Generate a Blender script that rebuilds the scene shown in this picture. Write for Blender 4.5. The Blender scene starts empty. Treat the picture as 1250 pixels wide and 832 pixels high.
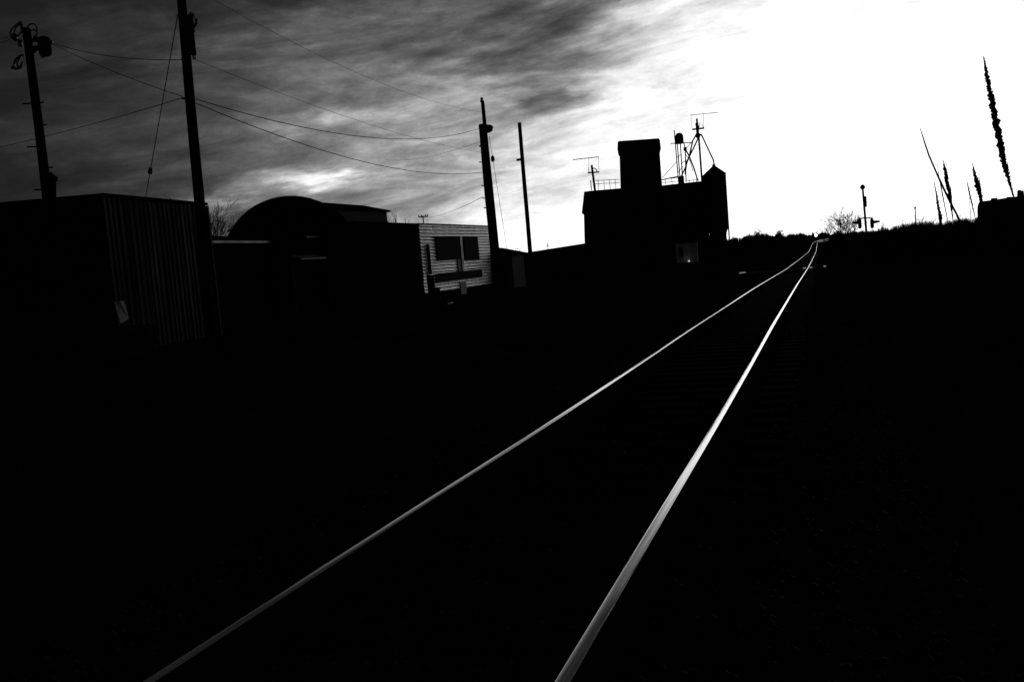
import bpy, math, random
from mathutils import Vector, Matrix, noise as mnoise
random.seed(7)
C = bpy.context.scene.collection
PI = math.pi

# ------------------------------------------------------------------ camera
FPX, CX, CY, ROLL, PITCH, YAW = 1150.0, 625.0, 416.0, 0.083, math.radians(4.82), math.radians(19.755)
CAMZ = 1.55
CAM = Vector((0, 0, CAMZ))

def W(px, py):
    """world direction of a photo pixel (unit length along the camera axis)"""
    a, b = px - CX, py - CY
    c, s = math.cos(ROLL), math.sin(ROLL)
    x, y = (c * a - s * b) / FPX, -(s * a + c * b) / FPX
    f = math.cos(PITCH) + y * math.sin(PITCH)
    up = y * math.cos(PITCH) - math.sin(PITCH)
    cy, sy = math.cos(YAW), math.sin(YAW)
    return Vector((x * cy - f * sy, x * sy + f * cy, up))

def P(px, py, d): return CAM + W(px, py) * d
def Pz(px, py, z):
    w = W(px, py)
    return CAM + w * ((z - CAMZ) / w.z)

cam = bpy.data.objects.new('camera', bpy.data.cameras.new('camera'))
C.objects.link(cam)
F = W(CX, CY).normalized()
R = (W(CX + 1, CY) - W(CX, CY)).normalized()
U = R.cross(F).normalized()
cam.matrix_world = Matrix(((R.x, U.x, -F.x, CAM.x), (R.y, U.y, -F.y, CAM.y), (R.z, U.z, -F.z, CAM.z), (0, 0, 0, 1)))
cam.data.sensor_width = 36
cam.data.lens = 36 * FPX / 1250
cam.data.clip_start = 0.05
cam.data.clip_end = 6000
sc = bpy.context.scene
sc.camera = cam
sc.view_settings.view_transform = 'Standard'
sc.view_settings.look = 'None'
sc.view_settings.exposure = 0.0
sc.view_settings.gamma = 1
sc.render.engine = 'CYCLES'
sc.cycles.use_denoising = True
sc.cycles.max_bounces = 4
sc.cycles.sample_clamp_indirect = 3

# ------------------------------------------------------------------ sky
GLOW_AZ, GLOW_EL = 9.0, 1.5
w = bpy.data.worlds.new('World'); sc.world = w; w.use_nodes = True
nt = w.node_tree; nt.nodes.clear()
def N(t, **kw):
    n = nt.nodes.new(t)
    for k, v in kw.items(): setattr(n, k, v)
    return n
def _in(s, v):
    if isinstance(v, bpy.types.NodeSocket): nt.links.new(v, s)
    else: s.default_value = v
def M(op, a, b=None, c=None):
    n = N('ShaderNodeMath', operation=op); _in(n.inputs[0], a)
    if b is not None: _in(n.inputs[1], b)
    if c is not None: _in(n.inputs[2], c)
    return n.outputs[0]
geo = N('ShaderNodeTexCoord')
sep = N('ShaderNodeSeparateXYZ'); nt.links.new(geo.outputs['Generated'], sep.inputs[0])
X, Y, Z = sep.outputs
def noise3(sx, sy, sz, scale, detail, rough=0.55, dist=0.0, off=0.0):
    cmb = N('ShaderNodeCombineXYZ')
    _in(cmb.inputs[0], M('MULTIPLY_ADD', X, sx, off)); _in(cmb.inputs[1], M('MULTIPLY_ADD', Y, sy, off)); _in(cmb.inputs[2], M('MULTIPLY', M('MULTIPLY_ADD', X, -0.10, Z), sz))
    n = N('ShaderNodeTexNoise'); nt.links.new(cmb.outputs[0], n.inputs['Vector'])
    n.inputs['Scale'].default_value = scale; n.inputs['Detail'].default_value = detail
    n.inputs['Roughness'].default_value = rough; n.inputs['Distortion'].default_value = dist
    return M('SUBTRACT', n.outputs['Fac'], 0.5)
az0 = M('MULTIPLY', M('ARCTAN2', X, Y), 180 / PI)
el0 = M('MULTIPLY', M('ARCSINE', Z), 180 / PI)
n_warp = noise3(1, 1, 3.5, 9, 4, 0.6)
n_warp2 = noise3(1, 1, 3.5, 7, 4, 0.6, off=11.3)
n_fine_w = noise3(1, 1, 5, 28, 3, 0.6, off=4.1)
az = M('ADD', M('MULTIPLY_ADD', n_warp, 9.0, az0), M('MULTIPLY', n_fine_w, 4.0))
el = M('ADD', M('MULTIPLY_ADD', n_warp2, 3.4, el0), M('MULTIPLY', n_fine_w, 1.4))
# angular distance from the afterglow
du = M('SUBTRACT', M('MULTIPLY_ADD', n_warp, 7.0, az0), GLOW_AZ); dv = M('MULTIPLY', M('SUBTRACT', el, GLOW_EL), 1.5)
D = M('SQRT', M('ADD', M('MULTIPLY', du, du), M('MULTIPLY', dv, dv)))
E = M('MULTIPLY', M('SUBTRACT', 26.0, D), 0.132)
E = M('MAXIMUM', E, -4.4)
def blob(a, e, sa, se, amp, tilt=0.0):
    global E
    da = M('SUBTRACT', az, a); de = M('SUBTRACT', el, e)
    de = M('SUBTRACT', de, M('MULTIPLY', da, tilt))
    u = M('DIVIDE', da, sa); v = M('DIVIDE', de, se)
    g = M('EXPONENT', M('MULTIPLY', M('ADD', M('MULTIPLY', u, u), M('MULTIPLY', v, v)), -1))
    E = M('MULTIPLY_ADD', g, amp, E)
# layered streaks
E = M('MULTIPLY_ADD', noise3(1, 1, 4.6, 5.5, 8, 0.6, 0.8), 4.2, E)
E = M('MULTIPLY_ADD', noise3(1, 1, 3.9, 13, 7, 0.62, 0.5, off=3.3), 2.1, E)
E = M('MULTIPLY_ADD', noise3(1, 1, 2.4, 45, 5, 0.7, 0.4, off=7.7), 0.9, E)
E = M('MULTIPLY_ADD', noise3(1, 1, 1.5, 330, 2, 0.7, 0.0, off=2.7), 0.35, E)
blob(-29.6, 5.6, 3.4, 0.62, 2.1, 0.0)      # bright rift low on the left
blob(-35.6, 4.7, 2.4, 0.4, 1.2, 0.05)
blob(-27, 9.3, 3.5, 0.7, 0.7, 0.12)
blob(-16.6, 13.0, 4.2, 2.8, -1.9, 0.05)
blob(-47, 13, 9, 7, -0.55)
blob(-44, 5, 5, 3, -0.3)     # dark cloud at the top
blob(-16.2, 9.2, 1.9, 0.8, -1.3, 0.1)
blob(-22.5, 13.5, 5, 1.6, -0.7, 0.1)
blob(-18, 1.2, 9, 2.6, 1.5)
blob(9.5, 3.4, 3.5, 0.22, -1.0, -0.05)
E = M('MULTIPLY_ADD', M('MAXIMUM', M('SUBTRACT', el, 13.5), 0.0), -0.34, E)
E = M('MAXIMUM', E, -5.0)
E = M('MINIMUM', E, 2.0)
L = M('MULTIPLY', M('SUBTRACT', 1.0, M('EXPONENT', M('MULTIPLY', M('EXPONENT', E), -0.85))), 1.30)   # thick cloud glow saturates softly
# Nishita twilight under the cloud deck
sky = N('ShaderNodeTexSky', sky_type='NISHITA'); sky.sun_disc = False
sky.sun_elevation = math.radians(1.5); sky.sun_rotation = math.radians(GLOW_AZ)
bw = N('ShaderNodeRGBToBW'); nt.links.new(sky.outputs[0], bw.inputs[0])
L = M('MULTIPLY_ADD', L, 9.7, M('MULTIPLY', bw.outputs[0], 0.05))
L = M('MULTIPLY', L, M('MINIMUM', M('MAXIMUM', M('MULTIPLY_ADD', Z, 25.0, 1.0), 0.02), 1.0))
bg = N('ShaderNodeBackground'); nt.links.new(L, bg.inputs['Color']); bg.inputs['Strength'].default_value = 0.1
out = N('ShaderNodeOutputWorld'); nt.links.new(bg.outputs[0], out.inputs[0])

sun = bpy.data.lights.new('sun', 'SUN'); sun.energy = 0.12; sun.angle = math.radians(10); sun.color = (1, 1, 1)
so = bpy.data.objects.new('sun', sun); C.objects.link(so)
a, e = math.radians(GLOW_AZ), math.radians(1.5)
so.rotation_euler = Vector((math.sin(a) * math.cos(e), math.cos(a) * math.cos(e), math.sin(e))).to_track_quat('Z', 'Y').to_euler()

# ------------------------------------------------------------------ materials
def mat(name, col, rough=0.85, metal=0.0, spec=0.3, scale=3.0, amt=0.35, bump=0.0, stretch=(1, 1, 1), rough_var=0.0, emit=None, detail=5):
    m = bpy.data.materials.new(name); m.use_nodes = True
    t = m.node_tree; b = t.nodes['Principled BSDF']
    tc = t.nodes.new('ShaderNodeTexCoord'); mp = t.nodes.new('ShaderNodeMapping'); mp.inputs['Scale'].default_value = stretch
    t.links.new(tc.outputs['Object'], mp.inputs[0])
    n = t.nodes.new('ShaderNodeTexNoise'); n.inputs['Scale'].default_value = scale; n.inputs['Detail'].default_value = detail; n.inputs['Roughness'].default_value = 0.65
    t.links.new(mp.outputs[0], n.inputs['Vector'])
    r = t.nodes.new('ShaderNodeValToRGB')
    lo, hi = col * (1 - amt), min(0.95, col * (1 + amt))
    r.color_ramp.elements[0].position = 0.3; r.color_ramp.elements[1].position = 0.7
    r.color_ramp.elements[0].color = (lo, lo, lo, 1); r.color_ramp.elements[1].color = (hi, hi, hi, 1)
    t.links.new(n.outputs['Fac'], r.inputs[0]); t.links.new(r.outputs[0], b.inputs['Base Color'])
    b.inputs['Roughness'].default_value = rough; b.inputs['Metallic'].default_value = metal
    b.inputs['Specular IOR Level'].default_value = spec
    if rough_var:
        k = t.nodes.new('ShaderNodeMapRange'); k.inputs[1].default_value = 0.3; k.inputs[2].default_value = 0.7
        k.inputs[3].default_value = rough - rough_var; k.inputs[4].default_value = rough + rough_var
        t.links.new(n.outputs['Fac'], k.inputs[0]); t.links.new(k.outputs[0], b.inputs['Roughness'])
    if bump:
        bp = t.nodes.new('ShaderNodeBump'); bp.inputs['Strength'].default_value = 1; bp.inputs['Distance'].default_value = bump
        t.links.new(n.outputs['Fac'], bp.inputs['Height']); t.links.new(bp.outputs[0], b.inputs['Normal'])
    if emit:
        b.inputs['Emission Color'].default_value = (1, 1, 1, 1); b.inputs['Emission Strength'].default_value = emit
    return m
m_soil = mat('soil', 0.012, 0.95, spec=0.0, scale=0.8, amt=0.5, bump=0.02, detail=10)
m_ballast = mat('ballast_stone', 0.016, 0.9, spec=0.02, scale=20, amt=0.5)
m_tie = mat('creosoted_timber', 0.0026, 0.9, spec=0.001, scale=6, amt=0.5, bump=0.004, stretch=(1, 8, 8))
m_rust = mat('rusted_steel', 0.006, 0.9, spec=0.0, scale=14, amt=0.5)
m_head = mat('polished_rail_steel', 0.9, 0.13, metal=1.0, scale=110, amt=0.2, stretch=(1, 0.006, 1), rough_var=0.09)
m_plate = mat('worn_steel_plate', 0.35, 0.4, metal=0.9, scale=12, amt=0.3, rough_var=0.12)
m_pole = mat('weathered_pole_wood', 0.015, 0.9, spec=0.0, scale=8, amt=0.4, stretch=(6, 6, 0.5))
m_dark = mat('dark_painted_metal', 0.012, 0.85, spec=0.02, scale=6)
m_wire = mat('cable_sheath', 0.03, 0.8, spec=0.2)
m_porc = mat('glazed_porcelain', 0.06, 0.4, spec=0.4)
m_shed = mat('painted_corrugated_steel', 0.006, 0.7, metal=0.0, spec=0.04, scale=1.2, amt=0.5, stretch=(1, 1, 0.25), rough_var=0.12)
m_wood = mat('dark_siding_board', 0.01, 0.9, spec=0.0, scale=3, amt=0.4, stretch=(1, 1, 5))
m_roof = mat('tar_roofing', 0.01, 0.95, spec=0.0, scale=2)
m_flash = mat('galvanised_flashing', 0.15, 0.6, metal=0.8, scale=3, amt=0.5, rough_var=0.15)
m_galv = mat('galvanised_siding', 0.35, 0.42, metal=0.9, scale=2.6, amt=0.75, rough_var=0.16, bump=0.03, detail=8)
m_glass = mat('dark_window_pane', 0.01, 0.85, spec=0.02)
m_grey = mat('pale_weathered_paint', 0.15, 0.7, spec=0.3, scale=2, amt=0.25)
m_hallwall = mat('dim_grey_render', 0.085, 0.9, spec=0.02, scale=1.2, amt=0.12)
m_palewall = mat('pale_sheet_wall', 0.5, 0.5, metal=0.6, scale=1.5, amt=0.2)
m_cabin = mat('whitewashed_sheet', 0.65, 0.7, spec=0.3, scale=0.9, amt=0.4, stretch=(1, 1, 0.1))
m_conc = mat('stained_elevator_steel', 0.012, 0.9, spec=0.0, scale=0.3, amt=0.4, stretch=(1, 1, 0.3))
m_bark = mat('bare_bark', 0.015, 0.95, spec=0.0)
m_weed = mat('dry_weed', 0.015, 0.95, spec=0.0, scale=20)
m_grass = mat('dead_grass', 0.012, 0.9, spec=0.0, scale=5)
m_scrub = mat('scrub_twigs', 0.01, 0.95, spec=0.0)
m_lamp = mat('lamp_glass', 0.8, 0.3, emit=6)
m_asph = mat('asphalt', 0.005, 0.95, spec=0.0, scale=8)

# ------------------------------------------------------------------ mesh helpers
class MB:
    def __init__(s): s.v = []; s.f = []; s.m = []; s.sm = []
    def add(s, vs, fs, mi=0, smooth=False):
        o = len(s.v); s.v += [tuple(q) for q in vs]
        for f in fs: s.f.append(tuple(o + i for i in f)); s.m.append(mi); s.sm.append(smooth)
    def prism(s, foot, z0, z1, mi=0):
        """foot: xy points anticlockwise; z0, z1 numbers or per-corner lists"""
        n = len(foot)
        a = z0 if isinstance(z0, (list, tuple)) else [z0] * n
        b = z1 if isinstance(z1, (list, tuple)) else [z1] * n
        vs = [(p[0], p[1], a[i]) for i, p in enumerate(foot)] + [(p[0], p[1], b[i]) for i, p in enumerate(foot)]
        fs = [tuple(range(n - 1, -1, -1)), tuple(range(n, 2 * n))] + [(i, (i + 1) % n, n + (i + 1) % n, n + i) for i in range(n)]
        s.add(vs, fs, mi)
    def obox(s, c, ax, ay, az, mi=0):
        """box centre + three half-axis vectors"""
        c = Vector(c); ax, ay, az = Vector(ax), Vector(ay), Vector(az)
        vs = [c + ax * i + ay * j + az * k for k in (-1, 1) for j in (-1, 1) for i in (-1, 1)]
        s.add(vs, [(0, 2, 3, 1), (4, 5, 7, 6), (0, 1, 5, 4), (2, 6, 7, 3), (0, 4, 6, 2), (1, 3, 7, 5)], mi)
    def box(s, x0, x1, y0, y1, z0, z1, mi=0):
        s.obox(((x0 + x1) / 2, (y0 + y1) / 2, (z0 + z1) / 2), ((x1 - x0) / 2, 0, 0), (0, (y1 - y0) / 2, 0), (0, 0, (z1 - z0) / 2), mi)
    def tube(s, pts, rad, seg=8, mi=0, smooth=True, cap=True):
        pts = [Vector(p) for p in pts]; n = len(pts)
        rs = rad if isinstance(rad, (list, tuple)) else [rad] * n
        vs = []; prev = None
        for i, p in enumerate(pts):
            t = (pts[min(i + 1, n - 1)] - pts[max(i - 1, 0)]).normalized()
            if prev is None:
                prev = t.cross(Vector((0, 0, 1)) if abs(t.z) < 0.9 else Vector((1, 0, 0))).normalized()
            x = (prev - t * prev.dot(t)).normalized(); prev = x; y = t.cross(x)
            for k in range(seg):
                a = 2 * PI * k / seg; vs.append(p + (x * math.cos(a) + y * math.sin(a)) * rs[i])
        fs = [(i * seg + k, i * seg + (k + 1) % seg, (i + 1) * seg + (k + 1) % seg, (i + 1) * seg + k) for i in range(n - 1) for k in range(seg)]
        if cap: fs += [tuple(range(seg - 1, -1, -1)), tuple((n - 1) * seg + k for k in range(seg))]
        s.add(vs, fs, mi, smooth)
    def lathe(s, c, prof, seg=20, mi=0, smooth=True):
        c = Vector(c); n = len(prof)
        vs = [c + Vector((r * math.cos(2 * PI * k / seg), r * math.sin(2 * PI * k / seg), z)) for r, z in prof for k in range(seg)]
        fs = [(i * seg + k, i * seg + (k + 1) % seg, (i + 1) * seg + (k + 1) % seg, (i + 1) * seg + k) for i in range(n - 1) for k in range(seg)]
        fs += [tuple(range(seg - 1, -1, -1)), tuple((n - 1) * seg + k for k in range(seg))]
        s.add(vs, fs, mi, smooth)
    def build(s, name, m, parent=None, loc=None):
        me = bpy.data.meshes.new(name); o0 = Vector(loc) if loc else Vector((0, 0, 0))
        if parent is not None: o0 = parent_world(parent)
        me.from_pydata([tuple(Vector(q) - o0) for q in s.v], [], s.f)
        for mm in (m if isinstance(m, (list, tuple)) else [m]): me.materials.append(mm)
        me.polygons.foreach_set('material_index', s.m); me.polygons.foreach_set('use_smooth', s.sm); me.update()
        o = bpy.data.objects.new(name, me); C.objects.link(o)
        if parent is not None: o.parent = parent          # children keep a zero offset from the thing's base
        else: o.location = o0
        return o
def parent_world(o):
    l = Vector((0, 0, 0))
    while o is not None: l = l + o.location; o = o.parent
    return l
def tag(o, label=None, cat=None, group=None, kind=None):
    for k, v in (('label', label), ('category', cat), ('group', group), ('kind', kind)):
        if v: o[k] = v
    return o
def thing(name, loc, label, cat, group=None):
    o = bpy.data.objects.new(name, None); C.objects.link(o); o.location = loc; o.empty_display_size = 0.2
    return tag(o, label, cat, group)
def xy(v): return Vector((v[0], v[1]))

# ------------------------------------------------------------------ terrain
PY = [-60, 0, 5.2, 7.3, 11.2, 17.3, 36.5, 69.3, 120, 200, 215, 354, 520, 6000]
PZ = [0.2, 0.18, 0.125, 0.09, 0.05, 0.015, -0.18, -0.62, -1.04, -1.62, -1.62, -0.72, 0.45, 0.45]
def interp(xs, ys, x):
    if x <= xs[0]: return ys[0]
    for i in range(len(xs) - 1):
        if x <= xs[i + 1]:
            t = (x - xs[i]) / (xs[i + 1] - xs[i]); return ys[i] * (1 - t) + ys[i + 1] * t
    return ys[-1]
def railz(y):
    h = 1 + abs(y) * 0.02
    return (interp(PY, PZ, y - h) + 2 * interp(PY, PZ, y) + interp(PY, PZ, y + h)) / 4
def trackx(y):
    x = -1.64 - 0.0228 * y
    if y > 330: x += (y - 330) ** 2 * 0.0028
    return x
def smooth(a, b, x):
    t = max(0, min(1, (x - a) / (b - a))); return t * t * (3 - 2 * t)
SY = [0, 60, 100, 150, 209, 354, 520]
SZ = [-0.25, -0.3, -0.7, -1.05, -1.75, -1.05, 0.2]
def gz(x, y):
    c = x - trackx(min(y, 340)); r = railz(y)
    base = r - 0.42
    side = interp(SY, SZ, y)
    k = smooth(4, 9, -c)
    z = base * (1 - k) + side * k
    # ballast shoulder
    s = 1 - smooth(1.5, 2.6, abs(c))
    z = max(z, z * (1 - s) + (r - 0.20) * s)
    rough = 0.05 * smooth(2.4, 4, abs(c)) * (1 - smooth(60, 200, y))
    z += rough * (mnoise.noise(Vector((x * 0.7, y * 0.7, 0))) + 0.5 * mnoise.noise(Vector((x * 2.3, y * 2.3, 4))))
    return z
def axis(a, b, first, g):
    v = [a]; s = first
    while v[-1] < b: v.append(v[-1] + s); s *= g
    return v
ys = [-400, -150, -60, -25, -10] + axis(-4, 5200, 0.35, 1.035)
half = axis(0.0, 4800, 0.22, 1.055)
ms = MB()
offs = [-h for h in reversed(half[1:])] + half
for y in ys:
    for o in offs:
        x = trackx(min(max(y, -60), 340)) + o
        ms.v.append((x, y, gz(x, y)))
nx = len(offs)
for i in range(len(ys) - 1):
    for j in range(nx - 1):
        q = i * nx + j; ms.f.append((q, q + 1, q + nx + 1, q + nx)); ms.m.append(0); ms.sm.append(True)
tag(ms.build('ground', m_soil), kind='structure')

# ------------------------------------------------------------------ railway track
YEND = 480
ry = [-3 + 0.5 * i for i in range(50)] + axis(22.5, YEND, 1.0, 1.02)
track = thing('railway_track', (trackx(2), 2, railz(2) - 0.2), 'single railway track with two shining rails running away to the horizon', 'railway track')
def tdir(y):
    d = Vector((trackx(y + 0.5) - trackx(y - 0.5), 1, 0)).normalized(); return d, Vector((d.y, -d.x, 0))
for side in (-1, 1):
    # rail section, x to the right, z from the running surface; head crowned
    prof = [(-0.075, -0.17), (-0.075, -0.158), (-0.012, -0.14), (-0.009, -0.05), (-0.034, -0.036), (-0.036, -0.014), (-0.026, -0.0035), (-0.020, -0.0015), (-0.010, -0.0003), (0.0, 0.0),
            (0.010, -0.0003), (0.020, -0.0015), (0.026, -0.0035), (0.036, -0.014), (0.034, -0.036), (0.009, -0.05), (0.012, -0.14), (0.075, -0.158), (0.075, -0.17)]
    body, head = MB(), MB()
    rings = []
    for y in ry:
        d, r_ = tdir(y); c = Vector((trackx(y), y, railz(y))) + r_ * (0.75 * side)
        rings.append([c + r_ * a + Vector((0, 0, b)) for a, b in prof])
    n = len(prof)
    vs = [p for rg in rings for p in rg]
    hd = range(6, 12)
    body.add(vs, [(i * n + k, (i + 1) * n + k, (i + 1) * n + (k + 1) % n, i * n + (k + 1) % n) for i in range(len(ry) - 1) for k in range(n) if k not in hd], 0)
    hp = list(range(6, 13)); hn = len(hp)
    hv = [rg[k] for rg in rings for k in hp]
    head.add(hv, [(i * hn + k, (i + 1) * hn + k, (i + 1) * hn + k + 1, i * hn + k + 1) for i in range(len(ry) - 1) for k in range(hn - 1)], 0, True)
    ro = body.build('rail', m_rust, track)
    head.build('running_surface', m_head, ro)
for yj, side in ((8.7, 1), (14.6, -1), (20.7, 1), (26.6, -1), (32.7, 1)):
    d, r_ = tdir(yj); c = Vector((trackx(yj), yj, railz(yj) - 0.09)) + r_ * 0.75 * side
    for sg in (-1, 1):
        fpl = MB(); fpl.obox(c + r_ * 0.022 * sg, d * 0.45, r_ * 0.012, Vector((0, 0, 0.042)))
        for b in (-0.33, -0.11, 0.11, 0.33): fpl.tube([c + r_ * 0.03 * sg + d * b, c + r_ * 0.055 * sg + d * b], 0.014, 6)
        fpl.build('joint_bar', m_rust, track)
def tie_geo(mb, y, L=2.6):
    d, r_ = tdir(y); j = random.uniform(-0.05, 0.05); z = railz(y) - 0.17
    mb.obox(Vector((trackx(y), y, z - 0.085)) + r_ * j, r_ * (L / 2), d * 0.11 + r_ * random.uniform(-0.01, 0.01), Vector((0, 0, 0.08)))
y = 0.4; k = 0; far = MB()
while y < YEND - 20:
    if k < 100:
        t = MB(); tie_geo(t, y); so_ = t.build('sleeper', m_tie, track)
        d, r_ = tdir(y)
        for side in (-1, 1):
            pl = MB()
            c = Vector((trackx(y), y, railz(y) - 0.17)) + r_ * 0.75 * side
            pl.obox(c + Vector((0, 0, 0.0)), r_ * 0.17, d * 0.09, Vector((0, 0, 0.009)))
            for a in (-0.11, 0.11):
                for b in (-0.05, 0.05): pl.obox(c + r_ * a + d * b + Vector((0, 0, 0.018)), r_ * 0.018, d * 0.014, Vector((0, 0, 0.014)))
            if k < 40: pl.build('tie_plate', m_rust, so_)
    else: tie_geo(far, y)
    y += 0.53; k += 1
tag(far.build('sleeper', m_tie, track), kind='stuff')

# ballast stones (one mass)
bs = MB()
ico = [(0, 0, 1), (0.9, 0, 0.3), (0.28, 0.85, 0.3), (-0.72, 0.52, 0.3), (-0.72, -0.52, 0.3), (0.28, -0.85, 0.3), (0, 0, -0.6)]
icf = [(0, 1, 2), (0, 2, 3), (0, 3, 4), (0, 4, 5), (0, 5, 1), (6, 2, 1), (6, 3, 2), (6, 4, 3), (6, 5, 4), (6, 1, 5)]
for i in range(16000):
    y = 0.5 + 45 * random.random() ** 1.9; c = random.uniform(-2.3, 2.3)
    x = trackx(y) + c; z = gz(x, y); r = random.uniform(0.015, 0.04); a = random.uniform(0, 6.28)
    ca, sa = math.cos(a), math.sin(a); sx, sz = random.uniform(0.8, 1.4), random.uniform(0.5, 1)
    bs.add([(x + r * (p[0] * ca * sx - p[1] * sa), y + r * (p[0] * sa * sx + p[1] * ca), z + r * p[2] * sz + 0.005) for p in ico], icf)
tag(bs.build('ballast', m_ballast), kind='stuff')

# dead grass
gr = MB()
for i in range(9000):
    y = -1 + 70 * random.random() ** 1.6
    side = random.choice((-1, 1, 1)); c = side * (2.2 + 14 * random.random() ** 1.3)
    if side < 0 and c < -8: continue
    x = trackx(y) + c
    cl = mnoise.noise(Vector((x * 0.5, y * 0.5, 9)))
    if cl < -0.15: continue
    z = gz(x, y) - 0.02; h = random.uniform(0.08, 0.32) * (1 + cl); b = random.uniform(-0.12, 0.12); b2 = random.uniform(-0.12, 0.12); wd = 0.004 + 0.0004 * y
    a = random.uniform(0, 3.14); dx, dy = math.cos(a) * wd, math.sin(a) * wd
    gr.add([(x - dx, y - dy, z), (x + dx, y + dy, z), (x + b * 0.4 + dx * 0.7, y + b2 * 0.4 + dy * 0.7, z + h * 0.6), (x + b * 0.4 - dx * 0.7, y + b2 * 0.4 - dy * 0.7, z + h * 0.6), (x + b, y + b2, z + h)], [(0, 1, 2, 3), (3, 2, 4)])
tag(gr.build('grass', m_grass), kind='stuff')

# road crossing over the rails
yc = 67.0
d, r_ = tdir(yc)
cr = thing('level_crossing', (trackx(yc), yc, railz(yc) - 0.1), 'narrow plank and steel road crossing laid across both rails in the middle distance', 'road crossing')
def plank(a0, a1, hz, m, y0=-1.1, y1=1.1):
    q = MB(); p = Vector((trackx(yc), yc, railz(yc) + hz))
    q.obox(p + r_ * ((a0 + a1) / 2) + d * ((y0 + y1) / 2), r_ * ((a1 - a0) / 2), d * ((y1 - y0) / 2), Vector((0, 0, 0.04)))
    return q.build('plank', m, cr)
for a0, a1 in ((-3.6, -2.3), (-2.2, -0.87), (-0.63, 0.63), (0.87, 1.95)): plank(a0, a1, -0.045, m_tie)
q = MB()
for a0, zz in ((-3.5, 0.0), (0.55, 0.005), (0.98, 0.005), (1.85, 0.03)):
    p = Vector((trackx(yc), yc, railz(yc) + 0.01 + zz)) + r_ * a0
    q.obox(p - d * 0.9 + Vector((0, 0, 0.04)), r_ * (0.2 if a0 < -3 else 0.09), d * 0.55 + Vector((0, 0, 0.025)), Vector((0, 0, 0.012)))
q.build('steel_plate', m_plate, cr)
rd = MB()
for s, a, b in ((-1, 3.62, 14), (1, 2.0, 12)):
    vs = []
    for k in range(9):
        o = s * (a + (b - a) * k / 8)
        for yy in (-1.3, 1.3):
            p = Vector((trackx(yc), yc, 0)) + r_ * o + d * yy; ztop = railz(yc) - 0.05 if k == 0 else gz(p.x, p.y) + 0.04
            vs.append((p.x, p.y, ztop))
    rd.add(vs, [(2 * k, 2 * k + 1, 2 * k + 3, 2 * k + 2) for k in range(8)])
tag(rd.build('road', m_asph), kind='structure')

far_road = MB(); fp = [xy(P(997.5, 295, 345)), xy(P(1004, 292, 385)), xy(P(1014, 290.5, 430)), xy(P(1028, 289, 480)), xy(P(1046, 288, 525))]
vs = []
for i in range(33):
    t_ = i / 8; k = min(3, int(t_)); q = fp[k].lerp(fp[k + 1], t_ - k); dq = (fp[k + 1] - fp[k]).normalized(); nn_ = Vector((-dq.y, dq.x)) * 1.7
    for e_ in (q - nn_, q + nn_): vs.append((e_.x, e_.y, gz(q.x, q.y) + 0.25))
far_road.add(vs, [(2 * i, 2 * i + 1, 2 * i + 3, 2 * i + 2) for i in range(32)])
tag(far_road.build('road', mat('worn_asphalt', 0.05, 0.45, spec=0.4, scale=1), None), kind='structure')

# ------------------------------------------------------------------ buildings
def corr_wall(mb, a, b, z0, z1, pitch, amp, vertical=True, mi=0, out=None):
    """folded sheet between ground points a and b; folds run up the wall or along it"""
    a, b = Vector((a[0], a[1], 0)), Vector((b[0], b[1], 0)); t = (b - a); Ln = t.length; t.normalize()
    nrm = Vector((t.y, -t.x, 0)) if out is None else out
    if vertical:
        n = int(Ln / pitch); pts = []
        for i in range(n):
            for fr, h in ((0.0, 0), (0.45, 0), (0.55, 1), (0.9, 1)):
                pts.append(((i + fr + (random.uniform(-.12, .12) if h else 0)) * Ln / n, h * amp * random.uniform(0.55, 1.15)))
        pts.append((Ln, 0))
        vs = []
        for s_, h in pts:
            p = a + t * s_ + nrm * h; vs += [(p.x, p.y, z0), (p.x, p.y, z1)]
        mb.add(vs, [(2 * i, 2 * i + 2, 2 * i + 3, 2 * i + 1) for i in range(len(pts) - 1)], mi)
    else:
        n = int((z1 - z0) / pitch); vs = []; rows = []
        for i in range(n * 8 + 1):
            rows.append((z0 + (z1 - z0) * i / (n * 8), amp * 0.5 * (1 - math.cos(2 * PI * i / 8))))
        cols = 60
        for z, h in rows:
            for j in range(cols + 1):
                p = a + t * (Ln * j / cols)
                dz = 0.02 * mnoise.noise(Vector((j * 0.35, z * 0.5, 2))); dh = 0.025 * mnoise.noise(Vector((j * 0.3, z * 0.9, 8)))
                p = p + nrm * (h + dh + 0.03); vs.append((p.x, p.y, z + dz))
        mb.add(vs, [(i * (cols + 1) + j, i * (cols + 1) + j + 1, (i + 1) * (cols + 1) + j + 1, (i + 1) * (cols + 1) + j) for i in range(len(rows) - 1) for j in range(cols)], mi, True)

# --- tall corrugated shed at the left
zt = 4.65
A, B = Pz(121, 236, zt), Pz(250, 247.5, zt)
tv = (B - A).normalized(); lv = Vector((-tv.y, tv.x, 0))
Lf = Pz(-70, 253.5, zt); B2 = B + (Lf - A)
g0 = -0.35
shed = thing('metal_shed', (A.x, A.y, g0), 'tall dark metal shed with ribbed side wall at the left edge of the photo', 'shed')
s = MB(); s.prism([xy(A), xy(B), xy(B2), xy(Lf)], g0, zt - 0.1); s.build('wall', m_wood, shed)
s = MB(); corr_wall(s, A + tv * 0.16, B - tv * 0.04, g0, zt - 0.12, 0.28, 0.035, True, out=Vector((tv.y, -tv.x, 0)) ); 
for v_i in range(len(s.v)):
    q = s.v[v_i]; s.v[v_i] = (q[0] + tv.y * 0.02, q[1] - tv.x * 0.02, q[2])
s.build('ribbed_side', m_shed, shed)
s = MB(); o = Vector((tv.y, -tv.x, 0)) * 0.09
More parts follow.
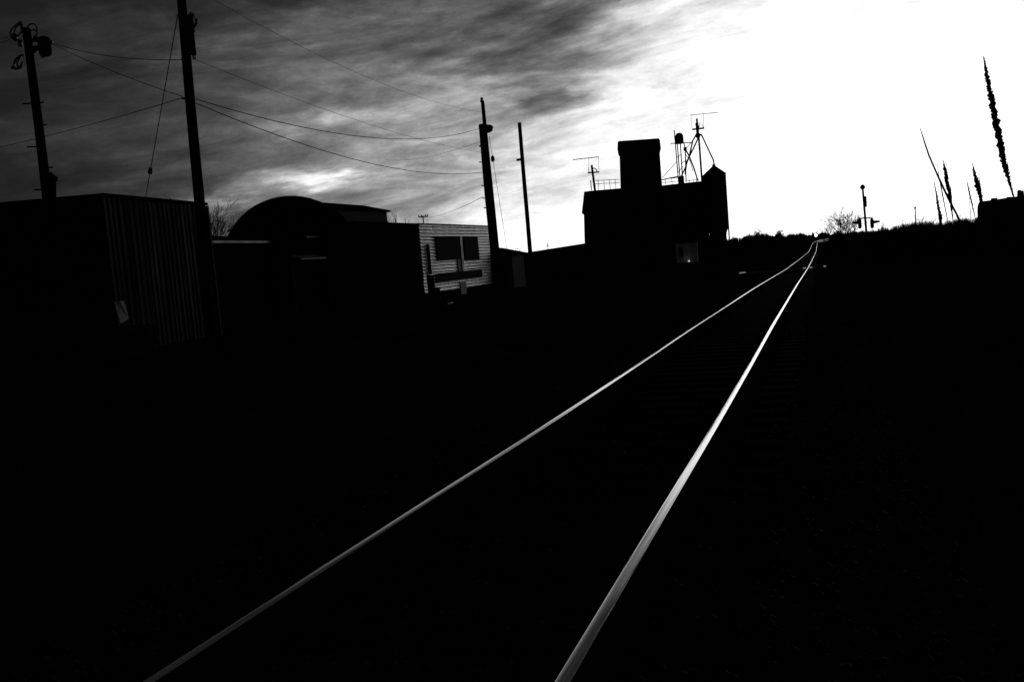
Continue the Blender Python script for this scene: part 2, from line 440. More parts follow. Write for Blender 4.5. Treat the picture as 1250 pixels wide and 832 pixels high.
s.prism([xy(A - (B2 - B).normalized() * 0.05 + o), xy(B + o + tv * 0.05), xy(B2 - o + tv * 0.05), xy(Lf - tv * 0.1)], zt - 0.1, zt); s.build('roof', m_roof, shed)
s = MB(); s.obox(A + Vector((0, 0, -(zt - g0) / 2 - 0.05)) + tv * 0.08 + o * 0.6, tv * 0.07, o.normalized() * 0.05, Vector((0, 0, (zt - g0) / 2 - 0.07))); s.build('corner_trim', m_shed, shed)
s = MB(); s.obox(B + Vector((0, 0, -(zt - g0) / 2 - 0.05)) + tv * 0.02 + o * 0.6, tv * 0.05, o.normalized() * 0.045, Vector((0, 0, (zt - g0) / 2 - 0.07))); s.build('corner_trim', m_shed, shed)

# pale sheet leaning on the shed corner
c0, c1, c2, c3 = P(139, 368, 26.6), P(151, 367, 27.0), P(157, 389, 27.2), P(147, 395, 26.8)
s = MB(); n_ = (c1 - c0).cross(c3 - c0).normalized() * 0.012
vs = [c0, (c0 + c1) / 2 - n_ * 3, c1, c2, c3]
s.add([v + n_ for v in vs] + [v - n_ for v in vs], [(0, 1, 2, 3, 4), (9, 8, 7, 6, 5)] + [(i, 5 + i, 5 + (i + 1) % 5, (i + 1) % 5) for i in range(5)])
o_ = s.build('leaning_sheet', m_grey, loc=c3); tag(o_, 'small pale sheet leaning against the near corner of the tall ribbed shed', 'sheet')
# it stands on a low dark stack
s = MB(); q = (c3 + c2) / 2; q.z = gz(q.x, q.y)
for k in range(4): s.obox(Vector((q.x, q.y, q.z + 0.12 + 0.22 * k)) + tv * random.uniform(-0.1, 0.1), tv * 0.75, lv * 0.5, Vector((0, 0, 0.095)))
o_ = s.build('timber_stack', m_wood, loc=q); tag(o_, 'low dark stack of timber below the pale leaning sheet', 'timber stack')

# --- the row of storefronts beyond it
def row_building(name, pa, pb, za, zb, depth, label, mi=m_wood, cat='building', da=None):
    pass
z2 = 3.23
A2, B2_ = Pz(247, 296.5, z2), Pz(333, 296.5, z2)
t2 = (B2_ - A2).normalized(); n2 = Vector((t2.y, -t2.x, 0))
low = thing('low_shed', (A2.x, A2.y, -0.35), 'low dark shed with a long pale gutter between the ribbed shed and the doorway building', 'shed')
s = MB(); s.prism([xy(A2), xy(B2_), xy(B2_ - n2 * 6), xy(A2 - n2 * 6)], -0.35, z2); s.build('wall', m_wood, low)
s = MB(); e = n2 * 0.25
s.prism([xy(A2 + e), xy(B2_ + e), xy(B2_ - n2 * 6), xy(A2 - n2 * 6)], [z2 + 0.02] * 4, [z2 + 0.14, z2 + 0.14, z2 + 1.0, z2 + 1.0]); s.build('roof', m_roof, low)
s = MB(); s.obox((A2 + B2_) / 2 + n2 * 0.31 + Vector((0, 0, 0.03)), (B2_ - A2) / 2, n2 * 0.05 + Vector((0, 0, -0.015)), Vector((0, 0, 0.045))); s.build('gutter', m_flash, low)

z3 = 3.47
A3, B3 = Pz(335, 288.5, z3), Pz(404, 287.5, z3)
t3 = (B3 - A3).normalized(); n3 = Vector((t3.y, -t3.x, 0))
sto = thing('doorway_building', (A3.x, A3.y, -0.35), 'dark flat front building with a canopied doorway in front of the arched hall', 'building')
s = MB(); s.prism([xy(A3), xy(B3), xy(B3 - n3 * 7), xy(A3 - n3 * 7)], -0.35, z3 - 0.06); s.build('wall', m_wood, sto)
s = MB(); a_, b_ = A3.lerp(B3, 0.50), A3.lerp(B3, 0.99)
s.obox((a_ + b_) / 2 + n3 * 0.0 + Vector((0, 0, -0.03)), (b_ - a_) / 2, n3 * 0.14 + Vector((0, 0, -0.03)), Vector((0, 0, 0.03))); s.build('parapet_cap', m_flash, sto)
a_, b_ = Pz(352, 312, 0), Pz(382, 312, 0)
def on_wall(px, py, A0, nn, off=0.0):
    w_ = W(px, py); tt = ((A0 - CAM).dot(nn) + off) / w_.dot(nn); return CAM + w_ * tt
p1, p2 = on_wall(352, 314, A3, n3, 0), on_wall(382, 314, A3, n3, 0)
cm = (p1 + p2) / 2; tt = (p2 - p1); tt.z = 0; hw = tt.length / 2; tt.normalize()
s = MB(); s.obox(cm + n3 * 0.35, tt * (hw + 0.05), n3 * 0.35 + Vector((0, 0, -0.10)), Vector((0, 0, 0.03))); s.build('door_canopy', m_flash, sto)
s = MB(); h_ = cm.z - 0.12 + 0.3
s.obox(Vector((cm.x, cm.y, cm.z - 0.1 - h_ / 2)) + n3 * 0.03, tt * (hw - 0.15), n3 * 0.025, Vector((0, 0, h_ / 2))); dd = s.build('door', m_dark, sto)
s = MB(); s.tube([Vector((cm.x, cm.y, 0.75)) + n3 * 0.1 + tt * 0.6, Vector((cm.x, cm.y, 0.9)) + n3 * 0.1 + tt * 0.6], 0.02); s.build('handle', m_plate, dd)
for sg in (-1, 1):
    s = MB(); s.obox(Vector((cm.x, cm.y, cm.z - 0.1 - h_ / 2)) + n3 * 0.05 + tt * (hw - 0.08) * sg, tt * 0.06, n3 * 0.045, Vector((0, 0, h_ / 2))); s.build('door_post', m_shed, sto)
p3 = on_wall(394, 340, A3, n3)
s = MB(); s.obox(Vector((p3.x, p3.y, 1.35)) + n3 * 0.03, tt * 0.3, n3 * 0.03, Vector((0, 0, 0.95))); s.build('shutter', m_shed, sto)

# --- long building: dark half and bright galvanised half
zw = 4.13
A4, B4, C4 = Pz(404, 268.5, zw), Pz(510, 273.5, zw), Pz(600, 276.5, zw)
t4 = (C4 - B4).normalized(); n4 = Vector((t4.y, -t4.x, 0)); A4 = B4 - t4 * (B4 - A4).length
ANN = thing('dark_hall', (A4.x, A4.y, -0.35), 'plain dark flat roofed hall joined to the shining metal sided building', 'building')
s = MB(); B4a = B4 - t4 * 0.02
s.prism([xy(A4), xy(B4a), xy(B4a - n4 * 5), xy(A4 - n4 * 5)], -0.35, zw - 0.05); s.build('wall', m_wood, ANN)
s = MB(); s.prism([xy(A4 + n4 * 0.1), xy(B4a + n4 * 0.1), xy(B4a - n4 * 5.1), xy(A4 - n4 * 5.1)], zw - 0.045, zw + 0.03); s.build('roof', m_roof, ANN)
GB = thing('corrugated_building', (B4.x, B4.y, -0.35), 'building sided in shining horizontal corrugated metal with two dark windows', 'building')
s = MB(); s.prism([xy(B4), xy(C4), xy(C4 - n4 * 5), xy(B4 - n4 * 5)], -0.35, zw - 0.1); s.build('core_wall', m_dark, GB)
zb = 0.05
s = MB(); corr_wall(s, B4 + t4 * 0.02, C4, zb, zw, 0.19, 0.05, False, out=n4); s.build('siding', m_galv, GB)
s = MB(); s.prism([xy(B4 + n4 * 0.06), xy(C4 + n4 * 0.06 + t4 * 0.05), xy(C4 - n4 * 5.1), xy(B4 - n4 * 5.1)], zw + 0.005, zw + 0.06); s.build('roof', m_roof, GB)
s = MB(); s.obox((B4 + C4) / 2 + n4 * 0.06 + Vector((0, 0, -zw + (zb - 0.35) / 2)), (C4 - B4) / 2, n4 * 0.04, Vector((0, 0, (zb + 0.33) / 2))); s.build('skirting', m_wood, GB)
def wall_rect(name, x0, y0, x1, y1, off, th, m, parent):
    a_, b_ = on_wall(x0, (y0 + y1) / 2, B4, n4, off), on_wall(x1, (y0 + y1) / 2, B4, n4, off)
    xm = (x0 + x1) / 2; zt_, zb_ = on_wall(xm, y0, B4, n4, off).z, on_wall(xm, y1, B4, n4, off).z
    c = (a_ + b_) / 2; c.z = (zt_ + zb_) / 2; hw = xy(b_ - a_).length / 2
    q = MB(); q.obox(c, t4 * hw, n4 * th, Vector((0, 0, (zt_ - zb_) / 2))); return q.build(name, m, parent), c, hw, (zt_ - zb_) / 2
for x0, x1 in ((532.5, 561), (566, 583.5)):
    wo, c, hw, hh = wall_rect('window', x0, 289.5, x1, 316, 0.09, 0.05, m_dark, GB)
    q = MB(); q.obox(c + n4 * 0.052, t4 * (hw - 0.08), n4 * 0.004, Vector((0, 0, hh - 0.08))); q.build('pane', m_glass, wo)
    q = MB()
    for sg in (-1, 1): q.obox(c + n4 * 0.06 + Vector((0, 0, sg * (hh + 0.02))), t4 * (hw + 0.04), n4 * 0.03, Vector((0, 0, 0.035)))
    q.build('frame', m_dark, wo)
wall_rect('downpipe', 562.3, 289, 564.7, 331, 0.11, 0.06, m_flash, GB)
wall_rect('door_panel', 559, 315, 566, 331, 0.09, 0.03, m_grey, GB)
wall_rect('door_panel', 562, 343, 569, 359.5, 0.09, 0.03, m_grey, GB)
wall_rect('conduit', 522.5, 298, 525, 335, 0.12, 0.04, m_dark, GB)
wall_rect('hatch', 532, 331, 588, 341.5, 0.10, 0.05, m_dark, GB)
# drums at the left end of the siding
for px_, dd_, hh_, lab in ((526, 0.7, 1.0, 'dark upright drum standing at the left end of the metal siding'), (532, 1.3, 0.7, 'squat dark drum in front of the left end of the metal siding')):
    a_ = on_wall(px_, 345, B4, n4, dd_); z_ = gz(a_.x, a_.y)
    q = MB(); prof = [(0.22, 0), (0.22, 0.02)]
    z0_ = 0
    while z0_ < hh_ - 0.05:
        prof += [(0.21, z0_ + 0.04), (0.21, z0_ + 0.3), (0.23, z0_ + 0.33), (0.21, z0_ + 0.36), (0.21, z0_ + 0.66), (0.22, z0_ + 0.7)]; z0_ += 0.72
    q.lathe((a_.x, a_.y, z_), prof, 18); o_ = q.build('oil_drum', m_dark, loc=(a_.x, a_.y, z_)); tag(o_, lab, 'drum')
# scrap by the building (a glint)
a_ = Pz(547, 371.5, -0.1); q = MB()
q.obox(a_, t4 * 0.35, n4 * 0.14 + Vector((0, 0, 0.06)), Vector((0, 0, 0.02))); q.obox(a_ + Vector((0.1, 0.1, -0.09)), t4 * 0.5, n4 * 0.3, Vector((0, 0, 0.06)), 1)
o_ = q.build('scrap_sheet', [m_flash, m_wood], loc=a_); tag(o_, 'small glinting scrap sheet lying on the dark ground before the siding', 'scrap metal')

# --- arched hall behind
QA = thing('arched_hall', tuple(Pz(350, 380, -0.35)), 'dark hall with a round arched roof rising behind the doorway building', 'hall')
pk = P(350, 239.5, 57); tq = Vector((pk.x, pk.y, 0)).normalized(); nq = Vector((tq.y, -tq.x, 0)); Rr = 4.2; zc = pk.z - Rr
ring = [(-Rr, -0.35)] + [(-Rr * math.cos(PI * k / 28), zc + Rr * math.sin(PI * k / 28)) for k in range(29)] + [(Rr, -0.35)]
base0 = Vector((pk.x, pk.y, 0)); n = len(ring); Lq = 7
f_, r2 = MB(), MB()
fr = [base0 + nq * a + Vector((0, 0, b)) for a, b in ring]; bk = [p + tq * Lq for p in fr]
f_.add(fr, [tuple(range(n))]); f_.add(bk, [tuple(range(n - 1, -1, -1))]); f_.build('end_wall', m_wood, QA)
orr = [(a * 1.004, zc + (b - zc) * 1.004 if b > zc else b) for a, b in ring]
for k_ in range(22):
    u0, u1 = k_ * Lq / 22 - 0.15, (k_ + 1) * Lq / 22 - 0.15
    e_ = 0.03 if k_ % 2 else 0.0
    pa = [base0 + nq * (a * (1 + e_ / Rr)) + tq * u0 + Vector((0, 0, b + (e_ if b > zc else 0))) for a, b in orr]; pb = [p + tq * (u1 - u0) for p in pa]
    r2.add(pa + pb, [(i, i + 1, n + i + 1, n + i) for i in range(n - 1)], 0)
r2.build('arched_roof', m_conc, QA)

# --- pale walled hall behind the arch
z5 = P(402, 255.5, 74).z
A5, B5 = Pz(372, 253.2, z5), Pz(472, 259.2, z5)
t5 = (B5 - A5).normalized(); n5 = Vector((t5.y, -t5.x, 0))
H = thing('pale_walled_hall', (B5.x, B5.y, -0.5), 'tall hall with a dim grey side wall and dark hipped roof behind the arch', 'hall')
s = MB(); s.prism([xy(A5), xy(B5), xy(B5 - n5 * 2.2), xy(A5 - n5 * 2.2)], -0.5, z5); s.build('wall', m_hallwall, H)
s = MB(); e5 = n5 * 0.3
b0 = [A5 + e5 - t5 * 0.3, B5 + e5 + t5 * 0.2, B5 - n5 * 2.4 + t5 * 0.2, A5 - n5 * 2.4 - t5 * 0.3]
rz = z5 + 0.62
r0, r1 = A5 - n5 * 0.9 - t5 * 0.3, B5 - n5 * 0.9 - t5 * 2.8
vs = [Vector((p.x, p.y, z5 + 0.01)) for p in b0] + [Vector((p.x, p.y, z5 + 0.16)) for p in b0] + [Vector((r0.x, r0.y, rz)), Vector((r1.x, r1.y, rz))]
s.add(vs, [(3, 2, 1, 0), (0, 1, 5, 4), (1, 2, 6, 5), (2, 3, 7, 6), (3, 0, 4, 7), (4, 5, 9, 8), (5, 6, 9), (6, 7, 8, 9), (7, 4, 8)]); s.build('roof', m_roof, H)

# --- small grey-walled hut right of the siding
zs = 2.0
hutc = P(616, 311, 68)
A6, B6 = P(612, 309, 66), P(626, 311, 69)
hut = thing('small_hut', (A6.x, A6.y, -0.4), 'small hut with dim grey wall and overhanging roof beside the paired poles', 'hut')
z6 = B6.z
dx = (P(614, 320, 68) - P(603, 320, 68)); dx.z = 0
E0, E1 = P(600, 311, 68), P(624.5, 311, 68)
dn = Vector((t4.x, t4.y, 0)); wn = (E1 - E0); wn.z = 0; wn.normalize()
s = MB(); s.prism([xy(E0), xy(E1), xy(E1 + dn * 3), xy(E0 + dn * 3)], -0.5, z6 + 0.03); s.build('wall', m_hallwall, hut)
ap = P(607, 302, 68).z
s = MB(); o6 = [E0 - wn * 0.2 - dn * 0.3, E1 + wn * 0.25 - dn * 0.3, E1 + wn * 0.25 + dn * 3.3, E0 - wn * 0.2 + dn * 3.3]
s.prism([xy(p) for p in o6], z6, [ap, z6 + 0.1, z6 + 0.1, ap]); s.build('roof', m_roof, hut)
a_ = P(611, 333, 67.4); s = MB(); s.obox(Vector((a_.x, a_.y, 0.35)), wn * 0.35, dn * 0.05, Vector((0, 0, 0.85))); s.build('door', m_dark, hut)

# --- long low roof running towards the elevator
A7, B7 = P(624, 312.5, 128), P(718, 297.5, 118)
t7 = (B7 - A7); t7.z = 0; t7.normalize(); n7 = Vector((t7.y, -t7.x, 0))
LB = thing('long_low_store', (A7.x, A7.y, -1), 'long low dark store with sloping roofline left of the grain elevator', 'store building')
B7x = B7 + t7 * 2
s = MB(); s.prism([xy(A7), xy(B7x), xy(B7x - n7 * 7), xy(A7 - n7 * 7)], -1.2, [A7.z, B7.z + 0.05, B7.z + 0.05, A7.z]); s.build('wall', m_conc, LB)
s = MB(); s.prism([xy(A7 + n7 * 0.3 - t7 * 0.3), xy(B7x + n7 * 0.3), xy(B7x - n7 * 7.3), xy(A7 - n7 * 7.3 - t7 * 0.3)], [A7.z + 0.01, B7.z + 0.06, B7.z + 0.06, A7.z + 0.01], [A7.z + 0.13, B7.z + 0.2, B7.z + 0.2, A7.z + 0.13]); s.build('roof', m_roof, LB)
a_ = P(669, 304.5, 124); s = MB(); s.tube([a_, P(668.5, 299.5, 124), P(668, 296, 124)], 0.05, 5); s.tube([P(666.5, 300, 124), P(671, 299.5, 124)], 0.04, 5); s.build('vent_pipe', m_dark, LB)

# ------------------------------------------------------------------ grain elevator
DE = 155.0
def ez(px, py, d=DE): return P(px, py, d)
Ebase = P(785, 318, DE); Ebase.z = -1.3
EL = thing('grain_elevator', tuple(Ebase), 'large black grain elevator with square headhouse standing left of the track', 'grain elevator')
fwd = Vector((-math.sin(YAW), math.cos(YAW), 0)); rgt = Vector((math.cos(YAW), math.sin(YAW), 0))
def facebox(mb, pts, d0, thick, mi=0, mid=None):
    """closed solid from an outline facing the camera-side wall plane, with real depth"""
    mx = sum(x for x, y in pts) / len(pts) if mid is None else mid
    ray = W(mx, 300); ray.z = 0; ray.normalize()
    f0 = [P(x, y, d0) for x, y in pts]; f1 = [p + ray * thick for p in f0]; n = len(pts)
    mb.add(f0 + f1, [tuple(range(n)), tuple(range(2 * n - 1, n - 1, -1))] + [(i, n + i, n + (i + 1) % n, (i + 1) % n) for i in range(n)], mi)
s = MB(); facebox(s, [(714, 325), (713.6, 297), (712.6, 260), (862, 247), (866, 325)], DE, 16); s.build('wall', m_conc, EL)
s = MB(); facebox(s, [(710, 260.5), (713, 234), (722, 232.8), (760, 229.5), (808, 226.3), (852, 221.5), (858, 221), (862, 249)], DE - 0.6, 17.2); s.build('roof', m_conc, EL)
s = MB(); facebox(s, [(757.5, 232), (756, 181), (804.7, 178), (808.5, 230)], DE + 1.5, 9); hh_ = s.build('headhouse', m_conc, EL)
s = MB(); facebox(s, [(753.6, 183), (754, 173), (756, 172.2), (804, 168.8), (805.5, 170.5), (806.8, 181), (805, 180), (756, 183.5)], DE + 1.1, 9.8); s.build('cornice', m_conc, hh_)
def rods(mb, segs, r, d, mi=0, seg=5):
    for sg in segs: mb.tube([P(x, y, d) for x, y in sg], r, seg, mi)
# rooftop railing
s = MB(); dR = DE + 0.5
rods(s, [[(727, 220.5), (756, 219)], [(727, 224.5), (756, 223)]] + [[(x, 219.5), (x + 1, 232)] for x in (730, 737, 744, 751)], 0.045, dR)
rods(s, [[(808, 219), (828, 216.8)], [(808, 223), (830, 221)], [(838, 221), (853, 219)]] + [[(x, 218), (x + .5, 225)] for x in (812, 820, 841, 846, 850)], 0.05, dR); s.build('railing', m_dark, EL)
# left mast with aerial
s = MB(); rods(s, [[(722.3, 201.5), (726.5, 233)]], 0.2, dR); rods(s, [[(717.5, 211), (731.5, 210)]], 0.12, dR)
rods(s, [[(719, 212), (718, 204)], [(728.5, 211), (727.5, 205.5)]], 0.04, dR)
rods(s, [[(722.8, 205), (727, 206), (729, 209)], [(721, 220), (722, 232)]], 0.08, dR); ms_ = s.build('mast', m_dark, EL)
s = MB(); rods(s, [[(699.5, 195), (731, 191.5)]], 0.07, dR); rods(s, [[(718.5, 193), (719.2, 211)], [(730.5, 192), (731, 210)]], 0.03, dR); s.build('aerial', m_dark, ms_)
# tank on legs
tank = MB(); tc = P(829.7, 175.5, DE + 2); tr = 5.1 / FPX * DE
tank.lathe(tc, [(tr, 0), (tr, 1.0), (tr * 0.97, 1.25), (tr * 0.82, 1.55), (tr * 0.5, 1.75), (0.05, 1.82)], 20); tk = tank.build('cyclone_tank', m_dark, EL)
s = MB(); rods(s, [[(823, 159), (828.5, 224)]], 0.1, DE + 2); rods(s, [[(830.5, 175), (833.5, 223)], [(835, 175), (836.5, 182), (837.5, 222)], [(826.8, 176), (830.5, 222)]], 0.1, DE + 2)
rods(s, [[(818.5, 175.2), (846, 174)]], 0.09, DE + 2); rods(s, [[(826.5, 192), (831.3, 188.5)], [(828, 210), (834, 203)], [(831, 200), (836.5, 196.5)]], 0.06, DE + 2); s.build('tank_leg', m_dark, tk)
s = MB(); rods(s, [[(826, 197.5), (808.5, 217)]], 0.055, DE + 1); rods(s, [[(808, 219.5), (827, 215.5)]], 0.1, DE + 1)
s.obox(P(831.5, 220, DE + 2), rgt * 0.4, fwd * 0.5, Vector((0, 0, 0.65))); s.build('conveyor', m_dark, EL)
# leg tower with distributor and spouts
s = MB(); top = (852.2, 163)
rods(s, [[(850.6, 145), top]], 0.17, DE + 1); rods(s, [[(852.8, 164), (857.3, 226)]], 0.17, DE + 1)
rods(s, [[(851, 152), (853, 156)], [(845, 158.2), (859.5, 156.5)]], 0.15, DE + 1); rods(s, [[(850.6, 150), (852, 164)]], 0.26, DE + 1)
rods(s, [[(853.5, 156), (854, 149.5), (857, 152), (858.5, 156)]], 0.05, DE + 1)
s.lathe(P(852.1, 167.5, DE + 1), [(0.1, -0.3), (0.42, 0.1), (0.45, 0.35), (0.2, 0.75)], 12)
lt = s.build('leg_tower', m_dark, EL)
s = MB(); rods(s, [[(843, 140.6), (876.5, 137.3)]], 0.05, DE + 1); rods(s, [[(843.3, 140.5), (844.6, 158)], [(858.5, 139), (858.8, 156.5)]], 0.03, DE + 1); s.build('aerial', m_dark, lt)
for k_, seg_ in enumerate(([(855, 163.5), (857, 166), (871, 196), (871.8, 203)], [(850.5, 163), (845.5, 172), (842, 188), (836.5, 205), (831.5, 215.5)], [(852, 169), (847, 180), (842, 190), (838, 198), (836.5, 213)],
                           [(836, 181), (841, 190), (847, 205), (852, 221)], [(835.5, 186), (842, 196), (846, 209)], [(836, 183), (845, 172.5)])):
    s = MB(); rods(s, [seg_], 0.13 if k_ < 4 else 0.06, DE + 1 + 0.15 * k_, seg=6); s.build('spout', m_dark, lt)
s = MB(); rods(s, [[(845, 177), (859, 176)], [(842, 182), (857, 181)], [(834, 196), (840, 195)], [(860.8, 182), (862, 215)], [(844, 208), (850, 205)]], 0.02, DE + 1); s.obox(P(836.3, 182, DE + 1), rgt * 0.22, fwd * 0.25, Vector((0, 0, 0.3))); s.build('brace', m_dark, lt)
# steel silo
sb = P(875.5, 300, DE - 2)
SI = thing('steel_silo', (sb.x, sb.y, -1.3), 'tall narrow silo with cone roof at the right end of the elevator', 'silo')
cx_ = P(873.5, 260, DE - 2); rs_ = 13.6 / FPX * (DE - 2); ze = P(872, 213.5, DE - 2).z; zp = P(871.8, 202.5, DE - 2).z
off_ = P(872.2, 213, DE - 2); c0_ = Vector((cx_.x, cx_.y, 0)); c0_ = P(877.5, 255, DE - 2); c0_.z = 0
c0_ = Vector((P(877, 290, DE - 2).x, P(877, 290, DE - 2).y, 0))
zl = P(877, 278, DE - 2).z
prof = [(rs_, zl)]
k_ = 0; zz = zl
while zz < ze - 0.5:
    prof += [(rs_, zz + 0.35), (rs_ + 0.05, zz + 0.4), (rs_, zz + 0.45)]; zz += 0.5
prof += [(rs_, ze)]
s = MB(); s.lathe(c0_, prof, 12, smooth=False); s.build('shell', m_conc, SI)
s = MB(); s.lathe(c0_, [(rs_ + 0.1, ze - 0.05), (rs_ + 0.1, ze + 0.02), (0.3, zp - 0.15), (0.2, zp + 0.2)], 12, smooth=False); s.build('cone_roof', m_conc, SI)
for k_ in range(6):
    a_ = 2 * PI * (k_ + 0.2) / 6; q = c0_ + Vector((math.cos(a_), math.sin(a_), 0)) * (rs_ - 0.1)
    s = MB(); s.tube([(q.x, q.y, -1.4), (q.x, q.y, zl + 0.2)], 0.12, 6); s.build('leg', m_dark, SI)
s = MB(); s.lathe(c0_, [(0.25, 0.5), (0.4, 0.7), (rs_ - 0.1, zl + 0.02)], 12, smooth=False); s.build('hopper', m_dark, SI)
# annexe between the elevator and silo
s = MB(); facebox(s, [(858, 325), (856, 214.5), (862, 213), (868, 325)], DE - 0.3, 6); s.build('annexe', m_conc, EL)
s = MB(); facebox(s, [(866, 325), (866, 278), (887, 284), (888, 325)], DE + 2.5, 5); s.build('annexe', m_conc, EL)
# ribbed office hut at the foot
O0, O1 = P(826, 322, 144), P(853, 322, 144); zo = P(827, 296.5, 144).z
OF = thing('ribbed_cabin', tuple(O0), 'small cabin of pale vertical ribbed sheet at the foot of the elevator', 'cabin')
dv_ = (O1 - O0); dv_.z = 0; dv_.normalize()
g7 = -1.2
O0b, O1b = Vector((O0.x, O0.y, 0)), Vector((O1.x, O1.y, 0))
s = MB(); s.prism([xy(O0b + fwd * 0.08), xy(O1b + fwd * 0.08), xy(O1b + fwd * 3), xy(O0b + fwd * 3)], g7, zo - 0.05); s.build('wall', m_dark, OF)
s = MB(); corr_wall(s, O0b, O1b, P(830, 321, 144).z, zo - 0.05, 0.42, 0.12, True); s.build('ribbed_front', m_cabin, OF)
s = MB(); s.prism([xy(O0b - fwd * 0.25 - dv_ * 0.1), xy(O1b - fwd * 0.25 + dv_ * 0.1), xy(O1b + fwd * 3.1 + dv_ * 0.1), xy(O0b + fwd * 3.1 - dv_ * 0.1)], zo - 0.04, zo + 0.06); s.build('roof', m_roof, OF)
s = MB(); s.obox(P(831.5, 308, 143.7), dv_ * 0.25, fwd * 0.03, Vector((0, 0, 0.7))); s.build('door', m_dark, OF)
s = MB(); q = P(841, 318.6, 143.3); s.lathe(q, [(0.02, -0.16), (0.13, -0.08), (0.16, 0.02), (0.12, 0.1), (0.02, 0.16)], 12)
o_ = s.build('yard_lamp', mat('yard_lamp_glass', 0.7, 0.3, emit=0.5), loc=q); tag(o_, 'small bright round lamp low on the ribbed cabin front', 'lamp')

# flat roofed building at the right edge
R0, R1 = P(1192.5, 248, 62), P(1300, 232, 62)
RB = thing('flat_roof_building', (R0.x, R0.y, -1), 'low dark building with roof vents at the right edge behind the tall stalk', 'building')
s = MB(); facebox(s, [(1194, 330), (1193, 253), (1194.5, 247.5), (1197, 245.8), (1204, 245), (1250, 238.5), (1330, 232), (1335, 320)], 62, 8, mid=1194); s.build('wall', m_conc, RB)
for (x0, x1, yt, yb) in ((1209.5, 1217.5, 241.5, 247), (1228.5, 1238, 240, 245)):
    s = MB(); facebox(s, [(x0, yb), (x0, yt + .4), (x1, yt), (x1, yb)], 63, 1.2); s.build('roof_vent', m_dark, RB)
s = MB(); facebox(s, [(1241.5, 245), (1241.5, 234), (1243, 231.5), (1246, 232), (1250, 234), (1251, 244)], 63.5, 1); s.build('chimney', m_dark, RB)

# ------------------------------------------------------------------ poles and wires
def pole(pt, pb, d, r0, r1, label, ztop=None, name='utility_pole', cat='utility pole', group=None):
    T, Bp = P(pt[0], pt[1], d), P(pb[0], pb[1], d)
    dr = (T - Bp) / (T.z - Bp.z)
    g = gz(Bp.x, Bp.y) - 0.1
    base = Bp + dr * (g - Bp.z)
    if ztop is not None: T = Bp + dr * (ztop - Bp.z)
    t = thing(name, tuple(base), label, cat, group)
    q = MB(); n = 10; pts = []; rs = []
    for i in range(n + 1):
        f = i / n; p = base.lerp(T, f) + Vector((mnoise.noise(Vector((f * 2, d, 0))), mnoise.noise(Vector((f * 2, d, 5))), 0)) * 0.05 * math.sin(PI * f); pts.append(p); rs.append(r1 + (r0 - r1) * f)
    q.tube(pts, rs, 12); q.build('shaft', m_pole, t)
    return t
D1, D2, D3, D4 = 36.0, 26.0, 52.0, 66.0
p1 = pole((32, 35), (57.5, 240), D1, 0.155, 0.215, 'leftmost utility pole with round transformer and loops of wire at its top')
p2 = pole((221.5, 0), (246, 280), D2, 0.115, 0.165, 'tallest utility pole in front of the ribbed shed, its top cut by the frame', ztop=11.2)
p3 = pole((589, 124), (606, 300), D3, 0.10, 0.16, 'taller pole of the close pair beside the shining metal siding')
p3b = pole((588.3, 152), (600.5, 292), D3 - 0.7, 0.19, 0.16, 'thicker shorter pole of the close pair, with a round lamp head')
p4 = pole((634, 150), (647, 305), D4, 0.13, 0.165, 'slim bare pole standing alone between the paired poles and the grain elevator')
p5 = pole((516, 263), (517.5, 276), 170, 0.10, 0.14, 'tiny distant pole with crossarm above the metal sided building')
s = MB(); a_, b_ = P(511, 265, 170), P(522.5, 264, 170); s.tube([a_, b_], 0.12, 6)
for f in (0.02, 0.3, 0.75, 0.98):
    q = a_.lerp(b_, f); s.tube([q, q + Vector((0, 0, 0.4))], 0.09, 6)
s.build('crossarm', m_pole, p5)
# pole 1 fittings
s = MB(); c = P(54.5, 56.5, D1 - 0.1)
s.lathe(c, [(0.1, -0.38), (0.2, -0.34), (0.235, -0.2), (0.235, 0.25), (0.2, 0.32), (0.1, 0.36)], 14); tr_ = s.build('transformer', m_dark, p1)
s = MB(); s.tube([P(38, 50, D1), P(45, 48, D1), P(60, 51.5, D1)], [0.05, 0.11, 0.05], 6); s.tube([P(40, 60, D1), P(50, 58, D1)], 0.1, 6)
s.tube([P(36, 67, D1), P(43, 62, D1)], 0.06, 6); s.build('bracket', m_dark, tr_)
s = MB(); s.tube([P(51, 63, D1), P(54, 68.5, D1)], 0.13, 8); s.tube([P(59, 52, D1), P(64, 52, D1)], 0.08, 6); s.build('bushing', m_porc, tr_)
s = MB()
s.tube([P(27.2, 40, D1), P(26.3, 31, D1), P(25.2, 27.5, D1), P(23, 28.5, D1)], 0.055, 6)
for loop in ([(24, 28.5), (20, 30), (15, 35), (12, 40), (14, 46), (20, 48), (27, 50)], [(24, 30), (19, 34), (17, 41), (22, 44), (27, 38)], [(33, 33), (37, 29.5), (42, 29.5), (45, 33), (45, 38)], [(36, 38), (42, 36), (46, 41), (41, 46)]):
    s.tube([P(x, y, D1) for x, y in loop], 0.03, 5)
s.build('jumper_wire', m_wire, p1)
s = MB()
for (x, y) in ((17, 45), (24.5, 53.5), (19, 47)): s.lathe(P(x, y, D1), [(0.03, -0.12), (0.1, -0.06), (0.06, 0.0), (0.1, 0.05), (0.03, 0.12)], 8)
s.build('insulator', m_porc, p1)
s = MB()
for loop in ([(29, 67), (24, 68), (19, 73), (16, 82), (19, 84.5), (24, 83), (28, 76)], [(25, 70), (21, 77), (22, 82)]): s.tube([P(x, y, D1) for x, y in loop], 0.045, 5)
s.lathe(P(16.5, 83, D1), [(0.03, -0.06), (0.1, -0.03), (0.1, 0.03), (0.03, 0.06)], 8); s.build('cutout_fuse', m_porc, p1)
